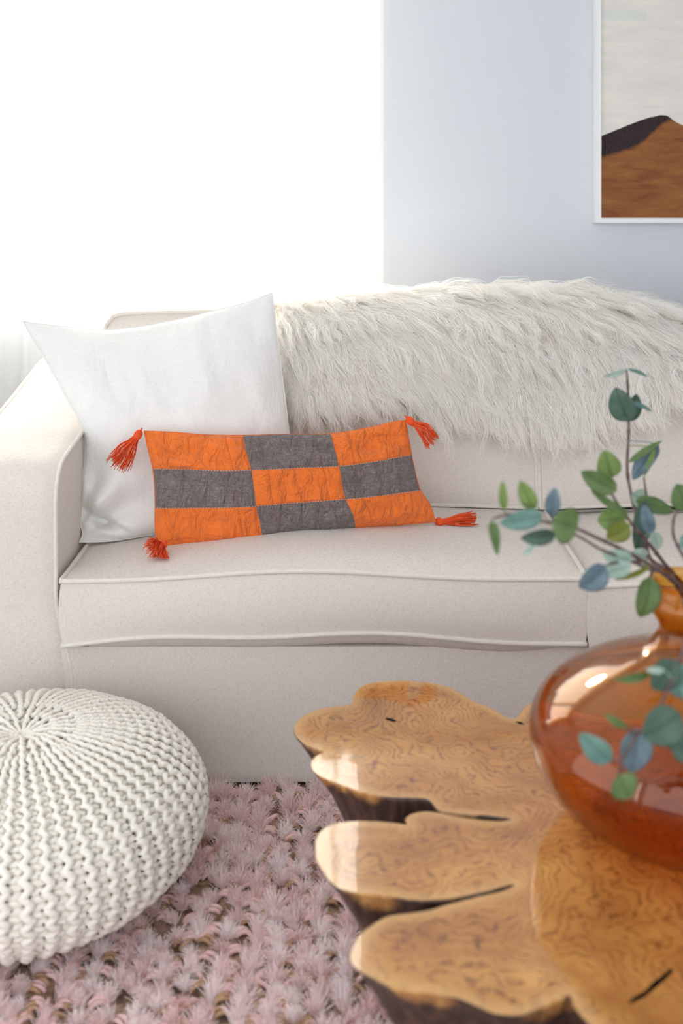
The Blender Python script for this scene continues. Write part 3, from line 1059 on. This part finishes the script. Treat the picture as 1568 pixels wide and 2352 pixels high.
OUT = np.stack([np.interp(sO, dd, cl[:, k]) for k in range(2)], 1)
for _ in range(2): OUT = (np.roll(OUT, 1, 0) + 2 * OUT + np.roll(OUT, -1, 0)) / 4
holes = [[(1440, 2306), (1452, 2292), (1480, 2276), (1500, 2255), (1520, 2240), (1540, 2223), (1547, 2229), (1530, 2247), (1505, 2270), (1480, 2290), (1455, 2303)],
         [(883, 1648), (900, 1650), (912, 1656), (905, 1658), (888, 1654)],
         [(1182, 1657), (1196, 1658), (1205, 1664), (1192, 1663)]]
HL = [np.array([tuple(G(x_, y_, ZTB))[:2] for x_, y_ in h]) for h in holes]


def inside(p, poly):
    x_, y_ = p[:, 0], p[:, 1]
    r = np.zeros(len(p), bool)
    a_ = poly; b_ = np.roll(poly, -1, 0)
    for (x1_, y1_), (x2_, y2_) in zip(a_, b_):
        c_ = ((y1_ > y_) != (y2_ > y_))
        with np.errstate(divide='ignore', invalid='ignore'):
            xi_ = (x2_ - x1_) * (y_ - y1_) / (y2_ - y1_) + x1_
        r ^= c_ & (x_ < xi_)
    return r


def dist_to(p, poly):
    d_ = np.full(len(p), 9.0)
    for q in poly: d_ = np.minimum(d_, np.hypot(p[:, 0] - q[0], p[:, 1] - q[1]))
    return d_


lo, hi = OUT.min(0), OUT.max(0)
gxs, gys = np.meshgrid(np.arange(lo[0], hi[0], 0.011), np.arange(lo[1], hi[1], 0.011), indexing='ij')
gp = np.stack([gxs.ravel(), gys.ravel()], 1) + rng.uniform(-0.002, 0.002, (gxs.size, 2))
ok = inside(gp, OUT) & (dist_to(gp, OUT) > 0.005)
for h in HL: ok &= ~inside(gp, h) & (dist_to(gp, h) > 0.003)
gp = gp[ok]
allp = np.concatenate([OUT] + HL + [gp])
edges = [(i, (i + 1) % nO) for i in range(nO)]
k0 = nO
for h in HL:
    edges += [(k0 + i, k0 + (i + 1) % len(h)) for i in range(len(h))]; k0 += len(h)
v2, _, f2, ov, _, _ = delaunay_2d_cdt([Vector(q) for q in allp], edges, [], 0, 1e-7)
v2 = np.array([tuple(q) for q in v2])
keep = []
cen = np.array([v2[list(f_)].mean(0) for f_ in f2])
inn = inside(cen, OUT)
for h in HL: inn &= ~inside(cen, h)
f2 = [f_ for f_, k_ in zip(f2, inn) if k_]
table = empty('stump_table', (0.45, 1.65, ZF), 'polished live-edge tree slab coffee table with bark-sided lobes', 'coffee table')
dv = dist_to(v2, OUT)
# rounded lip at the edge
zt = np.full(len(dv), ZTB)
Vt = np.column_stack([v2, zt])
Vt[:, 2] += 0.0003 * wob(91, 8, 8, 18)(Vt)
top_o = mesh('tabletop', Vt, f2, None, table)
bm_ = bmesh.new(); bm_.from_mesh(top_o.data); bmesh.ops.recalc_face_normals(bm_, faces=bm_.faces)
if sum(f_.normal.z for f_ in bm_.faces) < 0: bmesh.ops.reverse_faces(bm_, faces=bm_.faces)
bm_.to_mesh(top_o.data); bm_.free()
at = top_o.data.attributes.new('rim', 'FLOAT', 'POINT')
at.data.foreach_set('value', dv.astype(np.float32))
m = NT('varnished_wood')
c = m.coord()
rim = m.attr('rim')
warp = m.noise(c, 4.5, 3, 0.5)
warp2 = m.noise(c, 22, 3, 0.6)
fld = m.math('ADD', m.math('MULTIPLY', rim, 26.0), m.math('ADD', m.math('MULTIPLY', warp, 9.0), m.math('MULTIPLY', warp2, 1.5)))
rings = m.math('ADD', m.math('MULTIPLY', m.math('SINE', m.math('MULTIPLY', fld, 17.0)), 0.5), 0.5)
rings2 = m.math('ADD', m.math('MULTIPLY', m.math('SINE', m.math('MULTIPLY', fld, 3.0)), 0.5), 0.5)
stk = m.noise(m.scale(c, (1, 1, 1)), 75, 4, 0.7, 1.5)
g1 = m.math('MULTIPLY', m.math('POWER', rings, 4.0), m.math('MULTIPLY', m.math('POWER', m.math('MULTIPLY', stk, 1.7), 3.0), 1.3))
base = m.ramp(m.noise(c, 7, 4, 0.6), [(0.3, (0.29, 0.125, 0.032)), (0.5, (0.41, 0.195, 0.052)), (0.7, (0.52, 0.27, 0.082))])
base = m.mix(m.math('MULTIPLY', rings2, 0.25), base, (0.27, 0.085, 0.028))
base = m.mix(m.math('MULTIPLY', g1, 0.62, clamp=True), base, (0.085, 0.022, 0.009))
sap = m.ramp(rim, [(0.0, 1.0), (0.008, 0.8), (0.022, 0.0)])
base = m.mix(m.math('MULTIPLY', sap, 0.65), base, (0.52, 0.31, 0.12))
m.set(Base_Color=base, Roughness=0.5, Specular_IOR_Level=0.05)
m.bsdf.inputs['Coat Weight'].default_value = 1.0
m.bsdf.inputs['Coat Roughness'].default_value = 0.035
m.bsdf.inputs['Coat IOR'].default_value = 1.5
m.put(m.bsdf.inputs['Coat Normal'], m.bump(m.noise(c, 9, 2), 0.06, 0.01))
top_o.data.materials.append(m.m)
# bark sides, tapering down to the foot
CT = np.array([0.47, 1.66])


def ring_at(poly, k_, nrm_off):
    p = CT + (poly - CT) * k_
    if nrm_off is not None:
        t_ = np.roll(poly, -1, 0) - np.roll(poly, 1, 0)
        t_ /= np.linalg.norm(t_, axis=1, keepdims=True)
        n_ = np.stack([t_[:, 1], -t_[:, 0]], 1)
        p = p + n_ * nrm_off[:, None]
    return p


area = 0.5 * np.sum(OUT[:, 0] * np.roll(OUT[:, 1], -1) - np.roll(OUT[:, 0], -1) * OUT[:, 1])
sgn = 1.0 if area > 0 else -1.0
NRg = 34
zs_ = np.concatenate([[ZTB, ZTB - 0.0007, ZTB - 0.003], ZTB - 0.007 - (ZTB - 0.007 - (ZF + 0.012)) * np.linspace(0, 1, NRg - 3) ** 1.15])
bk = wob(95, 24, 25, 95); bl = wob(96, 10, 8, 22)
rows = []
for k, zz_ in enumerate(zs_):
    q = (ZTB - zz_) / ZTB
    k_ = 1 - 0.40 * q ** 0.85
    pp = np.column_stack([OUT, np.full(nO, zz_ * 0.12)])
    amp = min(1.0, q * 9)
    off = sgn * amp * (0.0075 * bk(pp) + 0.006 * bl(np.column_stack([OUT, np.full(nO, zz_)])) - 0.004)
    off = off + sgn * (0.0, 0.0018, 0.003)[min(k, 2)] * (k > 0) * max(0.0, 1 - q * 6)
    r2_ = ring_at(OUT, k_, off if k else None)
    rows.append(np.column_stack([r2_, np.full(nO, zz_)]))
Vs = np.stack(rows, 0).reshape(-1, 3)
Fc = quads(NRg, nO, wrap_v=True, flip=(sgn > 0))
so = mesh('bark_side', Vs, Fc, None, table)
m = NT('bark')
c = m.coord()
sep = m.n('ShaderNodeSeparateXYZ'); m.put(sep.inputs[0], c)
n1 = m.noise(m.scale(c, (1, 1, 0.12)), 60, 5, 0.7)
n2 = m.noise(m.scale(c, (1, 1, 0.7)), 11, 3, 0.5)
col = m.ramp(n1, [(0.3, (0.012, 0.007, 0.006)), (0.5, (0.045, 0.022, 0.017)), (0.72, (0.14, 0.065, 0.04))])
zrel = m.math('SUBTRACT', sep.outputs[2], ZTB - ZF)        # 0 at the top, negative below
edge_ = m.ramp(m.math('ADD', m.math('MULTIPLY', zrel, 8.0), m.math('ADD', m.math('MULTIPLY', n2, 2.2), -0.88)), [(0.18, 0.0), (0.42, 1.0)])
col = m.mix(edge_, col, m.ramp(n1, [(0.35, (0.30, 0.11, 0.03)), (0.65, (0.62, 0.33, 0.10))]))
m.set(Base_Color=col, Roughness=0.32, Specular_IOR_Level=0.5, Normal=m.bump(n1, 0.7, 0.008))
so.data.materials.append(m.m)
for h in HL:
    n_ = len(h)
    Vh_ = np.concatenate([np.column_stack([h, np.full(n_, ZTB - 0.0005)]), np.column_stack([h.mean(0) + (h - h.mean(0)) * 0.7, np.full(n_, ZTB - 0.03)])])
    ar = np.sum(h[:, 0] * np.roll(h[:, 1], -1) - np.roll(h[:, 0], -1) * h[:, 1])
    Fh = [(i, i + n_, (i + 1) % n_ + n_, (i + 1) % n_) for i in range(n_)] + [tuple(range(n_, 2 * n_))]
    mesh('crack', Vh_, Fh, simple('crack_resin', (0.02, 0.017, 0.018), 0.25), table, smooth=False)

# ------------------------------------------------------------------ glass vase
VXc, VYc = (1583 - VX) / F * 1.70, 1.70
vase = empty('glass_vase', (VXc, VYc, ZTB), 'squat round amber glass vase on the wooden table', 'vase')
prof = spline([(0.0, 0.010), (0.06, 0.008), (0.105, 0.003), (0.125, 0.006), (0.165, 0.018), (0.205, 0.047), (0.232, 0.085), (0.243, 0.128), (0.236, 0.162), (0.213, 0.192), (0.178, 0.216),
               (0.135, 0.238), (0.095, 0.255), (0.065, 0.269), (0.050, 0.288), (0.045, 0.300), (0.052, 0.315), (0.062, 0.330), (0.0615, 0.345), (0.053, 0.357), (0.052, 0.366), (0.058, 0.371)], 90)
t_ = np.gradient(prof, axis=0); t_ /= np.linalg.norm(t_, axis=1, keepdims=True)
inn_ = prof + np.stack([-t_[:, 1], t_[:, 0]], 1) * 0.0035
inn_[:, 0] = np.maximum(inn_[:, 0], 0); inn_[0, 0] = 0
loop = np.concatenate([prof, inn_[::-1]])
NA = 128
az = np.linspace(0, 2 * np.pi, NA, endpoint=False)
V = np.stack([VXc + np.cos(az)[:, None] * loop[None, :, 0], VYc + np.sin(az)[:, None] * loop[None, :, 0], ZTB + 0.0008 + np.tile(loop[:, 1], (NA, 1))], -1)
o = mesh('body', V.reshape(-1, 3), quads(NA, len(loop), wrap_u=True), None, vase)
bm_ = bmesh.new(); bm_.from_mesh(o.data); bmesh.ops.remove_doubles(bm_, verts=bm_.verts, dist=1e-5); bmesh.ops.recalc_face_normals(bm_, faces=bm_.faces)
bm_.to_mesh(o.data); bm_.free()
m = NT('amber_glass')
tr = m.n('ShaderNodeBsdfTransparent')
gl = m.n('ShaderNodeBsdfGlossy'); gl.inputs['Roughness'].default_value = 0.015
lw = m.n('ShaderNodeLayerWeight'); lw.inputs[0].default_value = 0.5
m.put(tr.inputs[0], m.ramp(lw.outputs['Facing'], [(0.0, (0.92, 0.70, 0.37)), (0.6, (0.90, 0.64, 0.26)), (0.95, (0.78, 0.44, 0.10))]))
m.put(gl.inputs['Normal'], m.bump(m.noise(m.coord(), 7, 1), 0.05, 0.02))
mx = m.n('ShaderNodeMixShader')
sch = m.math('ADD', 0.045, m.math('MULTIPLY', 0.85, m.math('POWER', lw.outputs['Facing'], 4.5)), clamp=True)
m.put(mx.inputs[0], sch)
m.t.links.new(tr.outputs[0], mx.inputs[1]); m.t.links.new(gl.outputs[0], mx.inputs[2])
m.t.links.new(mx.outputs[0], m.out.inputs[0])
o.data.materials.append(m.m)


# ------------------------------------------------------------------ eucalyptus
def leaf_mat(name, c1, c2, tl=0.25):
    m = NT(name)
    c = m.coord('Generated')
    col = m.ramp(m.noise(m.coord(), 38, 3, 0.6), [(0.3, c1), (0.7, c2)])
    vn = m.ramp(m.attr('vein'), [(0.0, 1.0), (0.10, 0.6), (0.2, 0.0), (0.80, 0.0), (1.0, 0.35)])
    col = m.mix(m.math('MULTIPLY', vn, 0.55), col, tuple(np.array(c1) * 0.55))
    d = m.bsdf
    m.set(Base_Color=col, Roughness=0.5, Specular_IOR_Level=0.35, Normal=m.bump(m.noise(m.coord(), 120, 3), 0.3, 0.001))
    t = m.n('ShaderNodeBsdfTranslucent'); m.put(t.inputs[0], col)
    a = m.n('ShaderNodeMixShader'); a.inputs[0].default_value = tl
    m.t.links.new(d.outputs[0], a.inputs[1]); m.t.links.new(t.outputs[0], a.inputs[2])
    m.t.links.new(a.outputs[0], m.out.inputs[0])
    return m.m


LM = {'g': leaf_mat('leaf_green', (0.085, 0.155, 0.045), (0.17, 0.255, 0.10)),
      'l': leaf_mat('leaf_lime', (0.16, 0.26, 0.06), (0.27, 0.37, 0.13), 0.35),
      'd': leaf_mat('leaf_dark', (0.055, 0.11, 0.08), (0.11, 0.185, 0.14)),
      't': leaf_mat('leaf_teal', (0.10, 0.22, 0.19), (0.20, 0.35, 0.30)),
      'b': leaf_mat('leaf_blue', (0.10, 0.165, 0.21), (0.21, 0.30, 0.345)),
      'p': leaf_mat('leaf_pale', (0.34, 0.50, 0.42), (0.52, 0.65, 0.58), 0.4),
      'o': leaf_mat('leaf_olive', (0.16, 0.20, 0.03), (0.26, 0.29, 0.06))}
m = NT('twig_bark')
m.set(Base_Color=m.ramp(m.noise(m.coord(), 90, 3), [(0.35, (0.055, 0.03, 0.035)), (0.6, (0.14, 0.085, 0.08)), (0.8, (0.16, 0.18, 0.10))]), Roughness=0.7, Normal=m.bump(m.noise(m.coord(), 160, 2), 0.6, 0.002))
M['twig'] = m.m


def make_leaf(base, tip, width, mat, parent, yaw=0.0, cup=0.15, bend=0.12, shape=0.45, stalk=None):
    """base, tip: 3D; width in m; yaw turns the blade about its own axis"""
    base, tip = np.array(base), np.array(tip)
    ax = tip - base; L_ = np.linalg.norm(ax); ax /= L_
    view = np.array([0.0, -1.0, 0.25]); view /= np.linalg.norm(view)
    s_ = np.cross(ax, view); s_ /= np.linalg.norm(s_) + 1e-9
    nn_ = np.cross(s_, ax)
    cy, sy = math.cos(yaw), math.sin(yaw)
    s_, nn_ = s_ * cy + nn_ * sy, nn_ * cy - s_ * sy
    nl, nw = 13, 9
    t = np.linspace(0, 1, nl)
    half = width / 2 * (np.sin(np.pi * np.clip(t, 0, 1) ** (0.55 + shape * 0.55)) ** 0.62)
    half = np.maximum(half, width * 0.02)
    V = []
    for i in range(nl):
        for w_ in np.linspace(-1, 1, nw):
            c_ = base + ax * L_ * t[i] + s_ * half[i] * w_
            c_ = c_ + nn_ * (cup * half[i] * w_ * w_ + bend * L_ * math.sin(math.pi * t[i]) * 0.5 - 0.03 * width * math.exp(-(w_ / 0.12) ** 2))
            V.append(c_)
    V = np.array(V)
    V2 = V - nn_ * 0.0006
    n_ = nl * nw
    Fc = quads(nl, nw) + quads(nl, nw, n_, flip=True)
    for i in range(nl - 1):
        for j_ in (0, nw - 1):
            q = (i * nw + j_, (i + 1) * nw + j_, (i + 1) * nw + j_ + n_, i * nw + j_ + n_)
            Fc.append(q if j_ else q[::-1])
    mb = MB(); mb.add(np.concatenate([V, V2]), Fc)
    if stalk is not None:
        st = np.array(stalk)
        mid = (st + base) / 2 + np.array([0, 0, 0.002])
        mb.tube(spline([st, mid, base, base + ax * L_ * 0.25 - nn_ * 0.001], 8), 0.0009, sides=5)
    o = mb.build('leaf', mat, parent)
    va = np.ones(len(o.data.vertices)) * 0.5
    one = np.tile(np.abs(np.linspace(-1, 1, nw)), nl)
    va[:n_] = one; va[n_:2 * n_] = one
    o.data.attributes.new('vein', 'FLOAT', 'POINT').data.foreach_set('value', va.astype(np.float32))
    return o


def branch(stem_px, leaves, label, r0=0.0042, twigs=()):
    """stem_px: (px, py, Y) from the vase to the tip"""
    st3 = [P(*q) for q in stem_px]
    root = empty('eucalyptus_branch', st3[0], label, 'branch', 'eucalyptus branches in the vase')
    line = spline(st3, 60)
    rad = np.linspace(r0, r0 * 0.45, 60) * (1 + 0.35 * (np.arange(60) % 9 == 4))
    tube('stem', line, rad, M['twig'], root, sides=8)
    lines = [line]
    for tw_ in twigs:
        l2 = spline([P(*q) for q in tw_], 24)
        tube('twig', l2, np.linspace(0.0026, 0.0015, 24), M['twig'], root, sides=6)
        lines.append(l2)
    al = np.concatenate(lines)
    for lf in leaves:
        (bx, by), (tx, ty), wpx, col, Y = lf[:5]
        kw = lf[5] if len(lf) > 5 else {}
        dy = kw.pop('dy', 0.0)
        b_ = P(bx, by, Y); t_ = P(tx, ty, Y + dy)
        k_ = np.argmin(np.linalg.norm(al - np.array(b_), axis=1))
        make_leaf(b_, t_, wpx / F * Y, LM[col], root, stalk=al[k_], **kw)
    return root


# neck opening of the vase
NKx, NKy = 1583, 1352
YV = 1.70
branch([(1590, 1500, 1.71), (1575, 1400, 1.72), (1560, 1350, 1.73), (1530, 1310, 1.76), (1490, 1280, 1.80), (1470, 1220, 1.84), (1452, 1150, 1.88), (1440, 1080, 1.90), (1443, 1000, 1.91), (1443, 930, 1.92), (1441, 880, 1.92)],
       [((1443, 968), (1413, 890), 62, 'd', 1.91, dict(yaw=0.5)), ((1438, 968), (1462, 905), 52, 'd', 1.92, dict(yaw=-0.6)), ((1446, 925), (1497, 945), 20, 't', 1.90, dict(yaw=0.9)),
        ((1438, 850), (1384, 865), 14, 'p', 1.92, dict(yaw=0.6)), ((1442, 848), (1487, 865), 12, 't', 1.92, dict(yaw=0.6)),
        ((1443, 1062), (1520, 1012), 16, 'g', 1.90, dict(yaw=0.3)), ((1512, 1022), (1452, 1102), 44, 'b', 1.91, dict(yaw=-0.7)), ((1503, 1030), (1478, 1095), 12, 'l', 1.90),
        ((1485, 1150), (1450, 1135), 45, 'p', 1.87, dict(yaw=0.2)), ((1460, 1150), (1546, 1176), 38, 'g', 1.83, dict(yaw=0.2)),
        ((1480, 1150), (1462, 1268), 48, 'd', 1.82, dict(yaw=0.15)), ((1490, 1282), (1450, 1268), 34, 'p', 1.80), ((1500, 1222), (1512, 1262), 30, 'p', 1.80)],
       'tallest upright eucalyptus branch, crossing the fringe of the sheepskin', twigs=([(1441, 885, 1.92), (1440, 866, 1.92), (1438, 850, 1.92)], [(1490, 1280, 1.80), (1480, 1220, 1.82), (1484, 1150, 1.84), (1478, 1095, 1.86)]))
branch([(1600, 1480, 1.70), (1580, 1400, 1.70), (1560, 1352, 1.69), (1520, 1315, 1.66), (1470, 1285, 1.63), (1420, 1258, 1.60), (1370, 1235, 1.57), (1325, 1215, 1.55), (1260, 1200, 1.53), (1215, 1192, 1.52)],
       [((1157, 1172), (1154, 1104), 21, 'l', 1.52, dict(yaw=0.3)), ((1226, 1170), (1194, 1104), 40, 'l', 1.52, dict(yaw=0.3)), ((1266, 1185), (1274, 1120), 36, 'b', 1.54, dict(yaw=0.2)),
        ((1246, 1183), (1147, 1203), 46, 't', 1.50, dict(yaw=0.2)), ((1128, 1198), (1142, 1276), 27, 'g', 1.51, dict(yaw=0.3, shape=0.0)), ((1276, 1228), (1195, 1236), 40, 'd', 1.53, dict(yaw=0.4)),
        ((1326, 1213), (1268, 1195), 86, 'g', 1.50, dict(yaw=0.25)), ((1228, 1250), (1200, 1275), 12, 'p', 1.53), ((1390, 1300), (1330, 1350), 62, 'b', 1.56, dict(yaw=0.3, bend=0.3)),
        ((1452, 1285), (1382, 1272), 40, 'p', 1.60, dict(yaw=0.3)), ((1448, 1300), (1384, 1318), 40, 'p', 1.59, dict(yaw=-0.2)), ((1492, 1302), (1412, 1332), 16, 'o', 1.62, dict(yaw=0.5)),
        ((1492, 1325), (1470, 1418), 64, 'g', 1.62, dict(yaw=0.25, bend=0.25))],
       'long eucalyptus branch reaching left over the seat cushion',
       twigs=([(1500, 1312, 1.64), (1440, 1285, 1.61), (1380, 1262, 1.585), (1320, 1228, 1.56), (1275, 1222, 1.54)], [(1215, 1192, 1.52), (1170, 1182, 1.515), (1135, 1190, 1.51)],
              [(1470, 1290, 1.63), (1430, 1290, 1.60), (1390, 1298, 1.57)], [(1520, 1315, 1.66), (1500, 1310, 1.64), (1490, 1330, 1.62)]))
branch([(1608, 1490, 1.74), (1590, 1400, 1.75), (1572, 1350, 1.76), (1530, 1300, 1.75), (1500, 1262, 1.73), (1460, 1215, 1.71), (1430, 1175, 1.70), (1405, 1135, 1.69), (1396, 1100, 1.69)],
       [((1404, 1098), (1388, 1034), 56, 'l', 1.70, dict(yaw=0.15)), ((1415, 1128), (1334, 1083), 50, 'g', 1.67, dict(yaw=0.3)), ((1442, 1182), (1356, 1126), 20, 'g', 1.68, dict(yaw=0.4)),
        ((1436, 1190), (1372, 1196), 62, 'l', 1.70, dict(yaw=0.1)), ((1446, 1208), (1392, 1236), 48, 'o', 1.69, dict(yaw=0.2)), ((1494, 1225), (1478, 1160), 34, 'b', 1.72, dict(yaw=0.3))],
       'middle eucalyptus branch with bright lime leaves above the vase')
branch([(1600, 1470, 1.69), (1590, 1400, 1.68), (1583, 1352, 1.66), (1580, 1300, 1.66), (1560, 1262, 1.68), (1545, 1225, 1.70), (1550, 1180, 1.71), (1575, 1150, 1.72)],
       [((1580, 1170), (1553, 1112), 60, 'g', 1.71, dict(yaw=0.2)), ((1600, 1200), (1640, 1150), 50, 'd', 1.70), ((1560, 1250), (1615, 1240), 46, 't', 1.68)],
       'short eucalyptus twig at the right edge, its leaf cut by the picture')
branch([(1620, 1460, 1.66), (1605, 1390, 1.64), (1590, 1348, 1.58), (1592, 1370, 1.48), (1580, 1450, 1.42), (1560, 1520, 1.39), (1530, 1590, 1.37), (1500, 1650, 1.36), (1462, 1690, 1.355), (1432, 1740, 1.35), (1420, 1780, 1.35)],
       [((1548, 1515), (1500, 1585), 74, 'd', 1.38, dict(yaw=0.2)), ((1540, 1520), (1575, 1605), 70, 't', 1.40, dict(yaw=-0.2)), ((1492, 1548), (1411, 1562), 24, 'g', 1.39, dict(yaw=0.4)),
        ((1525, 1540), (1482, 1538), 16, 'p', 1.37), ((1562, 1640), (1478, 1695), 96, 'd', 1.34, dict(yaw=0.1)), ((1402, 1748), (1330, 1686), 56, 't', 1.34, dict(yaw=0.15)),
        ((1462, 1675), (1450, 1775), 82, 'b', 1.37, dict(yaw=0.2)), ((1418, 1782), (1448, 1832), 70, 'g', 1.34, dict(yaw=0.1)), ((1440, 1672), (1388, 1640), 20, 'g', 1.36, dict(yaw=0.3)),
        ((1545, 1690), (1590, 1750), 60, 'd', 1.35, dict(yaw=0.2)), ((1568, 1560), (1600, 1620), 50, 't', 1.40)],
       'eucalyptus branch drooping in front of the amber vase', r0=0.0038,
       twigs=([(1432, 1735, 1.35), (1418, 1745, 1.345), (1402, 1748, 1.34)], [(1462, 1690, 1.355), (1452, 1680, 1.358), (1440, 1672, 1.36)]))
